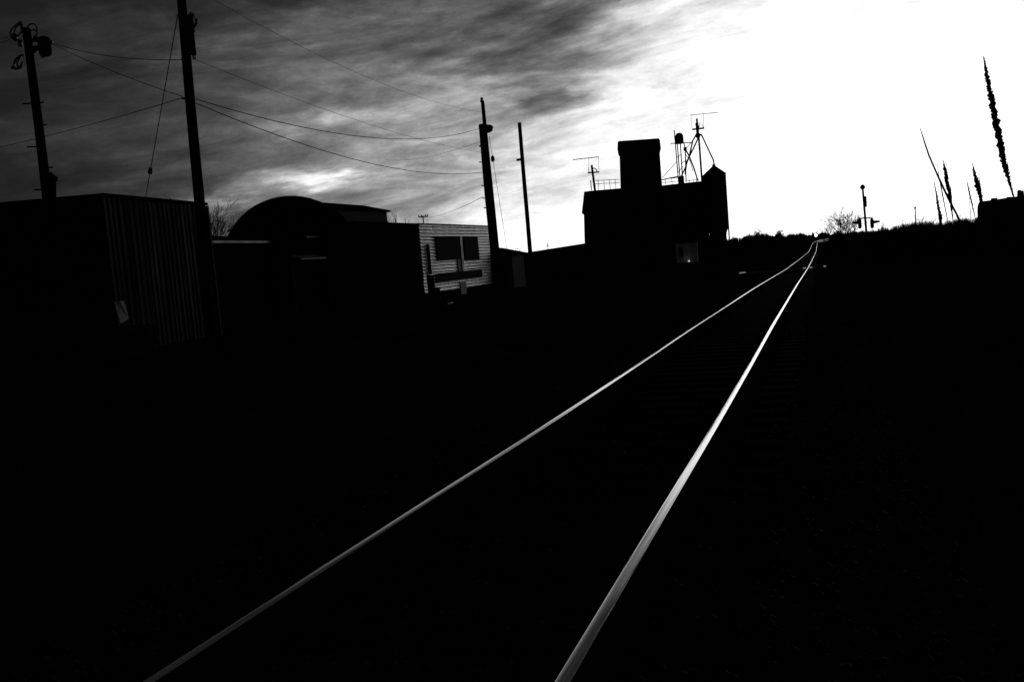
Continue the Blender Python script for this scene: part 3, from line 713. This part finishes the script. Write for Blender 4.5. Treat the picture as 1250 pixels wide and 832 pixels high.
for seg_ in ([(28, 127), (41, 126)], [(44, 126), (53.5, 125)], [(47, 153.5), (57.5, 152)], [(33, 179.5), (45, 179)], [(42, 231.5), (54, 232)], [(55, 205), (64.5, 204)]):
    s = MB(); s.tube([P(x, y, D1) for x, y in seg_], 0.03, 5); s.build('step', m_dark, p1)
s = MB(); s.tube([P(63, 246, D1), P(62.5, 214, D1), P(61.5, 210.5, D1)], [0.13, 0.13, 0.05], 8); s.tube([P(66, 246, D1), P(66, 218, D1)], 0.08, 6); s.lathe(P(64, 218, D1), [(0.05, -0.15), (0.18, -0.1), (0.2, 0.05), (0.05, 0.16)], 8); s.build('weatherhead', m_dark, p1)
# pole 2 fittings
s = MB(); s.tube([P(231, 20, D2 - 0.05), P(236, 67, D2 - 0.05)], 0.085, 8); s.tube([P(232.5, 18, D2), P(234, 40, D2)], 0.07, 6); s.build('riser_conduit', m_dark, p2)
s = MB(); s.tube([P(230, 22, D2), P(231, 17.5, D2), P(233.5, 15, D2), P(236, 17, D2), P(237.5, 22, D2)], 0.018, 5); s.build('jumper_wire', m_wire, p2)
s = MB(); s.tube([P(239.5, 23, D2), P(239.8, 29, D2), P(236.5, 33, D2), P(233, 34, D2)], [0.03, 0.045, 0.045, 0.03], 7); s.tube([P(236, 35, D2), P(238, 39, D2)], 0.02, 5); s.build('cutout_fuse', m_porc, p2)
s = MB(); s.tube([P(235.5, 67, D2), P(236, 72.5, D2), P(238.5, 72, D2), P(238, 66, D2)], 0.025, 5); s.build('insulator', m_porc, p2)
s = MB(); s.tube([P(221, 73, D2), P(226, 72, D2)], 0.03, 5); s.tube([P(222, 120, D2), P(236, 121, D2)], 0.03, 5); s.build('clevis', m_dark, p2)
# pole 3 fittings
s = MB(); c = P(595.5, 157, D3 - 1); s.lathe(c, [(0.1, -0.22), (0.24, -0.14), (0.3, 0.05), (0.26, 0.14), (0.08, 0.18)], 14); s.tube([P(587, 153, D3 - 0.7), P(594, 153.5, D3 - 0.9), P(599, 154, D3 - 1)], 0.08, 6); s.build('lamp_head', m_dark, p3b)
s = MB(); s.tube([P(584.5, 156, D3 - 0.7), P(588, 154, D3 - 0.7)], 0.07, 6); s.tube([P(585, 179, D3 - 0.7), P(588, 177, D3 - 0.7)], 0.05, 6); s.build('insulator', m_porc, p3b)
for (x, y) in ((584.5, 198), (587.5, 226.5), (588.5, 242), (590, 253.5)):
    s = MB(); s.tube([P(x, y, D3 - 0.7), P(x + 6, y, D3 - 0.7)], 0.03, 5); s.build('step', m_dark, p3b)
s = MB(); s.lathe(P(588.3, 124, D3), [(0.05, -0.12), (0.12, 0.02), (0.06, 0.1), (0.1, 0.16), (0.02, 0.24)], 8); s.build('insulator', m_porc, p3)
s = MB(); s.tube([P(630.5, 195.5, D4), P(636, 194.5, D4)], 0.09, 6); s.tube([P(639, 227.5, D4), P(643, 227, D4)], 0.05, 6); s.build('bracket', m_dark, p4)

def wire(a, da, b, db, sagpx, r, label, n=24, grp=None):
    A_, B_ = P(a[0], a[1], da), P(b[0], b[1], db); sag = sagpx / FPX * (da + db) / 2
    pts = []
    for i in range(n + 1):
        t = i / n; p = A_.lerp(B_, t); p.z -= sag * 4 * t * (1 - t); pts.append(p)
    q = MB(); q.tube(pts, r * 0.5, 6); o = q.build('overhead_wire', m_wire, loc=A_); tag(o, label, 'wire', grp); return o
wire((62, 52), D1, (221, 73), D2, 7, 0.024, 'thick sagging cable from the transformer pole to the tallest pole, upper one')
wire((62, 53), D1, (223, 118), D2, 3.5, 0.02, 'slanting cable from the transformer down to the middle of the tallest pole')
wire((-130, 203), D1 + 12, (222, 120), D2, 7, 0.02, 'cable rising from the left edge to the tallest pole')
wire((-90, 80), D1 + 6, (17, 46), D1, 3, 0.022, 'lower short cable from the left edge to the leftmost pole top')
wire((-90, 62), D1 + 6, (15, 44), D1, 3, 0.016, 'upper short cable from the left edge to the leftmost pole top')
wire((239, 121), D2, (585, 157), D3 - 0.7, 24, 0.026, 'main sagging cable from the tallest pole to the paired poles')
wire((239, 126), D2, (590, 210), D3 - 0.7, 22, 0.026, 'lowest sagging cable from the tallest pole to the paired poles')
wire((239, 73), D2, (587, 186), D3 - 0.7, 10, 0.012, 'faint thin wire from the conduit on the tallest pole to the paired poles')
wire((222, -22), D2, (588, 137), D3, 18, 0.012, 'highest thin wire crossing the sky to the top of the paired poles')
wire((589, 172), D3 - 0.7, (470, 195), 110, 6, 0.02, 'faint far wire running left from the paired poles over the bright rift')
wire((590, 240), D3 - 0.7, (516, 264), 170, 5, 0.03, 'faint wire from the paired poles to the tiny distant pole')
wire((596, 164), D3 - 0.7, (634, 155), D4, 2, 0.012, 'thin wire from the lamp head to the lone slim pole')
wire((597, 200), D3 - 0.7, (634, 194), D4, 3, 0.010, 'thin wire joining the middle of the paired poles to the lone pole')
wire((599, 238), D3 - 0.7, (640, 228), D4, 3, 0.010, 'lowest thin wire joining the paired poles to the lone pole')
# short brighter stub on the lone pole
gA = P(217, 18, D2); gB = Pz(148, 410, -0.3)
q = MB(); q.tube([gA, gB], 0.014, 5); g_ = q.build('guy_wire', m_wire, loc=gB); tag(g_, 'steep guy wire from the tallest pole down behind the ribbed shed', 'guy wire')
n_g = None
best = min((abs((gA.lerp(gB, k / 400) - CAM).normalized().dot(W(182, 208).normalized()) - 1), k) for k in range(401))[1]
ip = gA.lerp(gB, best / 400); dg = (gB - gA).normalized()
q = MB(); q.tube([ip - dg * 0.13, ip - dg * 0.1, ip + dg * 0.1, ip + dg * 0.13], [0.03, 0.075, 0.075, 0.03], 8); q.build('insulator', m_porc, g_)
q = MB(); gA2 = P(597, 166, D3); gB2 = P(621, 318, D3 + 5); q.tube([gA2, gB2], 0.012, 5); g2 = q.build('guy_wire', m_wire, loc=gB2); tag(g2, 'thin guy wire falling from the lamp head of the paired poles', 'guy wire')
ip = gA2.lerp(gB2, 0.17); q = MB(); q.tube([ip - Vector((0, 0, 0.2)), ip - Vector((0, 0, 0.1)), ip + Vector((0, 0, 0.1)), ip + Vector((0, 0, 0.2))], [0.02, 0.11, 0.11, 0.02], 8); q.build('insulator', m_porc, g2)

# ------------------------------------------------------------------ crossing signal
DS = 71.0
sp = P(1059.5, 322, DS); gsp = gz(sp.x, sp.y)
SG = thing('crossing_signal', (sp.x, sp.y, gsp), 'railway crossing signal with bell on top and two hooded lamps, right of the track', 'crossing signal')
T_, B_ = P(1053, 229, DS), P(1057.5, 283, DS); dr = (T_ - B_) / (T_.z - B_.z); B0 = B_ + dr * (gsp - B_.z)
s = MB(); s.tube([B0, T_], [0.10, 0.075], 10); s.tube([B0, B0 + Vector((0, 0, 0.35))], 0.2, 10); s.build('mast', m_dark, SG)
s = MB(); s.lathe(T_ + Vector((0, 0, -0.05)), [(0.05, -0.1), (0.16, -0.02), (0.19, 0.1), (0.13, 0.22), (0.04, 0.28)], 14); s.build('bell', m_dark, SG)
s = MB(); cbx = P(1055, 249, DS - 0.1)
for sg in (-1, 1): s.obox(cbx, Vector((0.02, 0, 0)), Vector((0, 0.6, 0.6 * sg)) * 0.8, Vector((0, -0.08 * sg, 0.08)))
s.build('crossbuck', m_grey, SG)
s = MB(); s.obox(P(1056.5, 246, DS), rgt * 0.05, fwd * 0.12, Vector((0, 0, 0.4))); s.build('sign_plate', m_dark, SG)
arm_l, arm_r = P(1048.5, 266.5, DS), P(1064, 266, DS)
s = MB(); s.tube([arm_l, arm_r], 0.05, 8); s.tube([arm_l, P(1049.5, 271, DS)], 0.05, 8); s.tube([arm_r, P(1064.3, 271, DS)], 0.05, 8); s.build('cross_bar', m_dark, SG)
for sg, ctr in ((-1, P(1049.5, 272.5, DS)), (1, P(1064.5, 272.2, DS))):
    s = MB(); X_ = Vector((1, 0, 0))
    s.tube([ctr - X_ * 0.13, ctr - X_ * 0.10, ctr + X_ * 0.10, ctr + X_ * 0.13], [0.24, 0.31, 0.31, 0.24], 18, smooth=False); s.tube([ctr + Vector((0, 0, 0.25)), ctr + Vector((0, 0, 0.42))], 0.08, 8); s.tube([ctr - Vector((0, 0, 0.25)), ctr - Vector((0, 0, 0.4))], [0.14, 0.08], 8)
    lh = s.build('lamp_head', m_dark, SG)
    s = MB(); s.tube([ctr + X_ * 0.03 * sg + Vector((0, 0, 0.06)), ctr + X_ * 0.55 * sg + Vector((0, 0, 0.08))], [0.13, 0.07], 12); s.build('hood', m_dark, lh)
# cabinet beside it
q = P(1041.5, 279, DS + 4)
s = MB(); s.obox(Vector((q.x, q.y, gz(q.x, q.y) + 1.2)), rgt * 0.3, fwd * 0.3, Vector((0, 0, 1.25))); s.obox(Vector((q.x, q.y, gz(q.x, q.y) + 2.5)), rgt * 0.4, fwd * 0.4, Vector((0, 0, 0.06)))
o_ = s.build('relay_cabinet', m_dark, loc=(q.x, q.y, gz(q.x, q.y))); tag(o_, 'narrow dark relay cabinet left of the crossing signal', 'cabinet')
# distant lamps
def lamp(px, py, d, r, label, lit=True, pyb=None):
    c = P(px, py, d); g = gz(c.x, c.y) if pyb is None else P(px, pyb, d).z
    t = thing('street_lamp', (c.x, c.y, g), label, 'street lamp')
    s = MB(); s.tube([(c.x, c.y, g), (c.x, c.y, c.z - r * 0.6)], 0.06 if d < 200 else 0.12, 6); s.build('post', m_dark, t)
    s = MB(); s.lathe(c, [(r * 0.3, -r), (r * 0.85, -r * 0.5), (r, 0), (r * 0.85, r * 0.5), (r * 0.3, r)], 12); s.build('lamp_globe', m_lamp if lit else m_dark, t)
lamp(996, 287, 290, 0.40, 'tiny distant lamp shining above the far end of the rails')
lamp(945, 286.8, 290, 0.22, 'tiny distant lamp shining in the tree line left of the rails')
lamp(1117, 253.5, 95, 0.11, 'small unlit lamp post standing above the scrub right of the signal', lit=False)

# ------------------------------------------------------------------ bare trees and scrub
def bare_tree(mb, base, h, spread, depth, rnd, r0, up=0.6, nb=3, rmin=0.01):
    def grow(p, d, L, r, k):
        n = 3; pts = [p]; dd = d.copy()
        for i in range(n):
            dd = (dd + Vector((rnd.uniform(-1, 1), rnd.uniform(-1, 1), rnd.uniform(-0.5, 0.8))) * 0.16).normalized(); pts.append(pts[-1] + dd * L / n)
        mb.tube(pts, [max(rmin, r) * (1 - 0.35 * i / n) for i in range(n + 1)], 4 if k < 3 else 3, cap=False)
        if k == 0: return
        for j in range(nb if k > 1 else nb + 1):
            f = rnd.uniform(0.35, 1.0); q = pts[min(n, int(f * n) + (1 if j else 0))]
            side = Vector((rnd.uniform(-1, 1), rnd.uniform(-1, 1), rnd.uniform(-0.2, 0.5))) * spread
            grow(q, (dd * up + side).normalized(), L * rnd.uniform(0.55, 0.8), r * 0.55, k - 1)
    grow(Vector(base), Vector((rnd.uniform(-.1, .1), 0, 1)).normalized(), h * 0.38, r0, depth)
def tree(px, pytop, d, label, seed, spread=0.8, depth=4, stems=1, name='bare_tree', r0=0.09, hs=1.0, cat='tree', nb=3, up=0.6):
    rnd = random.Random(seed); t0 = P(px, pytop, d); g = gz(t0.x, t0.y); h = (t0.z - g)
    t = thing(name, (t0.x, t0.y, g), label, cat)
    mb = MB(); tk_ = MB()
    for k in range(stems):
        b = Vector((t0.x + rnd.uniform(-1, 1) * 0.3 * (stems - 1), t0.y + rnd.uniform(-1, 1) * 0.3 * (stems - 1), g - 0.1))
        bare_tree(mb, b, h * hs, spread, depth, rnd, r0, nb=nb, rmin=0.00015 * d, up=up)
    zmax = max(v[2] for v in mb.v); kk = h / (zmax - g)
    mb.v = [(t0.x + (v[0] - t0.x) * min(1.3, kk), t0.y + (v[1] - t0.y) * min(1.3, kk), g + (v[2] - g) * kk) for v in mb.v]
    nf = 13 * 1
    tr = MB(); tr.tube([(t0.x, t0.y, g - 0.1), (t0.x, t0.y, g + h * 0.1)], r0 * 1.1, 6); tr.build('trunk', m_bark, t)
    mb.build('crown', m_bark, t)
tree(1036, 247, 100, 'wide bare tree left of the crossing signal', 3, 0.75, 4, 5, r0=0.09, up=0.8)
tree(255, 246, 60, 'dense bare tree peeping out between the tallest pole and the low shed', 12, 0.5, 5, 3, r0=0.05, up=0.9)
tree(205, 240.5, 62, 'bare tree whose twigs just clear the ribbed shed roof', 15, 1.0, 5, 4, r0=0.05)
tree(479, 253, 100, 'upright bare tree behind the pale walled hall', 22, 0.22, 3, 2, r0=0.06)
tree(486, 256, 101, 'second thin bare tree behind the dark hall roof', 26, 0.22, 3, 1, r0=0.05)
tree(928, 279, 330, 'broad bare tree on the horizon right of the silo', 31, 0.9, 5, 5, r0=0.12)
tree(947, 281, 340, 'smaller bare tree on the horizon left of the rails', 33, 0.9, 5, 3, r0=0.1)
tree(1150, 258, 75, 'wispy bare shrub among the dry stalks', 41, 0.8, 4, 4, r0=0.03, name='bare_shrub', cat='shrub')
# leafy clumps
def bush(px, pytop, d, wpx, label, seed, name='bush', grp=None):
    rnd = random.Random(seed); t0 = P(px, pytop, d); g = gz(t0.x, t0.y) - 0.1; h = t0.z - g; wd = wpx / FPX * d / 2
    mb = MB(); n = 900
    cl = [(rnd.uniform(-.7, .7), rnd.uniform(-.7, .7), rnd.uniform(0.15, 0.95), rnd.uniform(0.2, 0.45)) for _ in range(10)]
    for i in range(n):
        cx2, cy2, cz2, cr2 = rnd.choice(cl)
        k = 1 - 0.6 * cz2
        a, b, c = rnd.gauss(0, .4) * cr2, rnd.gauss(0, .4) * cr2, rnd.gauss(0, .35) * cr2
        p = Vector((t0.x + (cx2 * k + a) * wd, t0.y + (cy2 * k + b) * wd, g + max(0.02, min(1.0, cz2 + c)) * h))
        s_ = rnd.uniform(0.03, 0.07) * max(wd, 0.8)
        u = Vector((rnd.uniform(-1, 1), rnd.uniform(-1, 1), rnd.uniform(-1, 1))).normalized(); v = u.orthogonal().normalized()
        mb.add([p - u * s_, p + v * s_ * 0.5, p + u * s_, p - v * s_ * 0.5], [(0, 1, 2, 3)])
    t = thing(name, (t0.x, t0.y, g), label, name, grp)
    mb.build('crown', m_scrub, t)
    tr = MB()
    for k in range(4): tr.tube([(t0.x, t0.y, g), (t0.x + rnd.uniform(-.5, .5) * wd, t0.y + rnd.uniform(-.5, .5) * wd, g + h * 0.7)], [0.06, 0.02], 5)
    tr.build('trunk', m_bark, t)
bush(633, 303.5, 100, 17, 'small round bush beside the foot of the lone slim pole', 5)
bush(1124, 268, 90, 17, 'rounded dark bush behind the short lamp post', 6)
bush(1077, 273.5, 92, 7, 'small dark pointed bush just right of the crossing signal', 14)
bush(1099, 269.5, 95, 14, 'ragged dark bush midway between the signal and the short lamp post', 15)
bush(1172, 263, 80, 20, 'wide ragged bush under the right hand dry stalks', 16)
bush(1139, 272, 88, 10, 'low dark bush left of the dry stalks', 8)
bush(973, 285, 330, 9, 'small pointed dark bush on the horizon left of the far lamp', 9)
bush(1005, 282.5, 330, 7, 'small round bush on the horizon right of the far lamp', 10)
bush(1247, 233, 61, 12, 'dark bush at the extreme right edge against the flat roof', 11)
# scrub line: one mass of twigs and brush along the horizon
sc_ = MB(); rnd = random.Random(77)
outl = [(860, 300), (892, 290.5), (905, 288), (915, 285.5), (925, 286.5), (935, 284), (950, 286), (965, 284.5), (985, 285), (1000, 284.5), (1020, 282.5), (1050, 281.5), (1075, 278), (1095, 274), (1110, 271), (1130, 269), (1150, 271), (1170, 266), (1195, 264), (1230, 262), (1290, 258), (1400, 250)]
for i in range(15000):
    px = rnd.uniform(862, 1400) if rnd.random() < 0.75 else rnd.uniform(1010, 1200); yt = interp([o[0] for o in outl], [o[1] for o in outl], px)
    d = rnd.uniform(300, 420) if px < 1010 else (rnd.uniform(75, 130) if px > 1062 else rnd.uniform(110, 300))
    if 975 < px < 1012: d = rnd.uniform(495, 560)
    jit = 3.4 * mnoise.noise(Vector((px * 0.11, 0, 0))) + 2.2 * mnoise.noise(Vector((px * 0.45, 3, 0)))
    hz = 289.9 - 0.0832 * (px - 1000)
    top = P(px, yt - jit + rnd.random() ** 2 * 3 - (4 if rnd.random() < 0.015 else 0), d); g = gz(top.x, top.y) - 0.1
    if top.z < g + 0.3: continue
    wd = (0.5 if px > 1010 else 0.7) / FPX * d
    bx, by = top.x + rnd.uniform(-1, 1) * wd * 2, top.y + rnd.uniform(-1, 1) * wd * 2
    a = rnd.uniform(0, PI); u = Vector((math.cos(a), math.sin(a), 0)) * wd * 0.5; v = Vector((-u.y, u.x, 0))
    z0 = g
    # a tapering three-sided twig clump
    sc_.add([(bx + u.x, by + u.y, z0), (bx - u.x * .5 + v.x * .8, by - u.y * .5 + v.y * .8, z0), (bx - u.x * .5 - v.x * .8, by - u.y * .5 - v.y * .8, z0),
             (top.x + u.x * .6, top.y + u.y * .6, z0 + (top.z - z0) * 0.75), (top.x - u.x * .3 + v.x * .5, top.y - u.y * .3 + v.y * .5, z0 + (top.z - z0) * 0.8), (top.x - u.x * .3 - v.x * .5, top.y - u.y * .3 - v.y * .5, z0 + (top.z - z0) * 0.72), (top.x, top.y, top.z)],
            [(0, 1, 4, 3), (1, 2, 5, 4), (2, 0, 3, 5), (3, 4, 6), (4, 5, 6), (5, 3, 6)])
tag(sc_.build('scrub', m_scrub), kind='stuff')
# faint far left brush behind the row
# ------------------------------------------------------------------ dry stalks close to the camera
def stalk(pts, d, rs, label, rough=0.0, name='dry_stalk', seed=1, cat='dry stalk', leaf=0):
    """pts: pixel positions from tip to the lowest seen point; carried on down to the ground"""
    rnd = random.Random(seed); Q = [P(x, y, d) for x, y in pts]
    dn = (Q[-1] - Q[-2]).normalized(); low = Q[-1].copy()
    g = gz(low.x, low.y) - 0.05
    steps = 5
    dn = Vector((dn.x * 0.8, dn.y * 0.8, dn.z)).normalized()
    for i in range(1, steps + 1): Q.append(low + dn * ((g - low.z) / dn.z) * i / steps)
    R_ = list(rs) + [rs[-1]] * steps
    t = thing(name, tuple(Q[-1]), label, cat)
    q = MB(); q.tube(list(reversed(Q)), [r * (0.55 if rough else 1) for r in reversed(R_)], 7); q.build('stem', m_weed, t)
    if rough:
        q = MB(); n_s = len(pts)
        for i in range(n_s - 1):
            a_, b_ = Q[i], Q[i + 1]; L_ = (b_ - a_).length; m = max(3, int(L_ / 0.0014))
            up_ = (a_ - b_).normalized(); x_ = up_.orthogonal().normalized(); y_ = up_.cross(x_)
            for k in range(m):
                f = (k + rnd.random()) / m; p = a_.lerp(b_, f); r = rs[i] * (1 - f) + rs[i + 1] * f; an = rnd.uniform(0, 2 * PI)
                o = x_ * math.cos(an) + y_ * math.sin(an); tn = up_.cross(o)
                br = r * rnd.uniform(0.22, 0.5); c_ = p + o * r * rnd.uniform(0.3, 0.8); e_ = rnd.uniform(1.0, 1.9)
                ax_ = [o * br, tn * br, (up_ * e_ + o * rnd.uniform(0, .7)) * br]
                q.add([c_ + ax_[0], c_ - ax_[0], c_ + ax_[1], c_ - ax_[1], c_ + ax_[2], c_ - ax_[2]], [(0, 2, 4), (2, 1, 4), (1, 3, 4), (3, 0, 4), (2, 0, 5), (1, 2, 5), (3, 1, 5), (0, 3, 5)])
        q.build('seed_head', m_weed, t)
    return t
stalk([(1200.5, 69), (1202.5, 80), (1206, 100), (1211, 125), (1216, 150), (1221.5, 178), (1226, 200), (1231.5, 220), (1237, 239)], 4.5,
      [0.003, 0.008, 0.0135, 0.0165, 0.018, 0.0185, 0.015, 0.010, 0.006], 'tall rough mullein stalk standing alone at the far right', rough=0.55, name='mullein_stalk', seed=2)
stalk([(1123.5, 157), (1128, 172), (1134, 190), (1141, 206), (1149, 224), (1158, 243), (1168, 262)], 5.5, [0.002, 0.004, 0.005, 0.005, 0.006, 0.006, 0.006], 'long thin bare stalk leaning left across the other dry stalks', seed=3)
stalk([(1151.5, 195), (1153, 205), (1156, 222), (1159, 236), (1161, 252), (1163, 266)], 5.8, [0.002, 0.011, 0.0155, 0.014, 0.007, 0.005], 'plump pointed seed head in the middle of the stalk cluster', rough=0.4, seed=4)
stalk([(1143.8, 197), (1146, 215), (1150, 235), (1154, 255), (1157, 270)], 5.2, [0.0015, 0.003, 0.005, 0.004, 0.004], 'slender stalk just left of the plump seed head', rough=0.3, seed=5)
stalk([(1140, 221), (1142.5, 234), (1145, 250), (1148, 268), (1149, 276)], 5.6, [0.002, 0.006, 0.010, 0.014, 0.008], 'short ragged seed head, leftmost of the cluster', rough=0.5, seed=6)
stalk([(1160.5, 228), (1161, 240), (1162, 258), (1163.5, 270)], 6.1, [0.003, 0.007, 0.006, 0.004], 'short stub seed head touching the plump one on its right', rough=0.4, seed=7)
stalk([(1187, 198), (1189.5, 212), (1193, 226), (1196.5, 238), (1199, 250), (1201, 258)], 6.0, [0.002, 0.012, 0.0175, 0.017, 0.010, 0.007], 'broad pointed seed head beside the flat roof building', rough=0.4, seed=8)
stalk([(1195.2, 216), (1196, 226), (1198, 240), (1200, 254)], 5.7, [0.002, 0.006, 0.006, 0.005], 'thin seed head touching the broad one on its right', rough=0.35, seed=9)
stalk([(1180, 219), (1182.5, 232), (1186, 247), (1190, 264)], 5.4, [0.002, 0.006, 0.006, 0.004], 'narrow stalk left of the broad pointed seed head', rough=0.25, seed=10)
stalk([(1183, 240), (1184, 252), (1185, 266)], 6.4, [0.001, 0.002, 0.002], 'hair thin stem below the narrow stalk', seed=11)
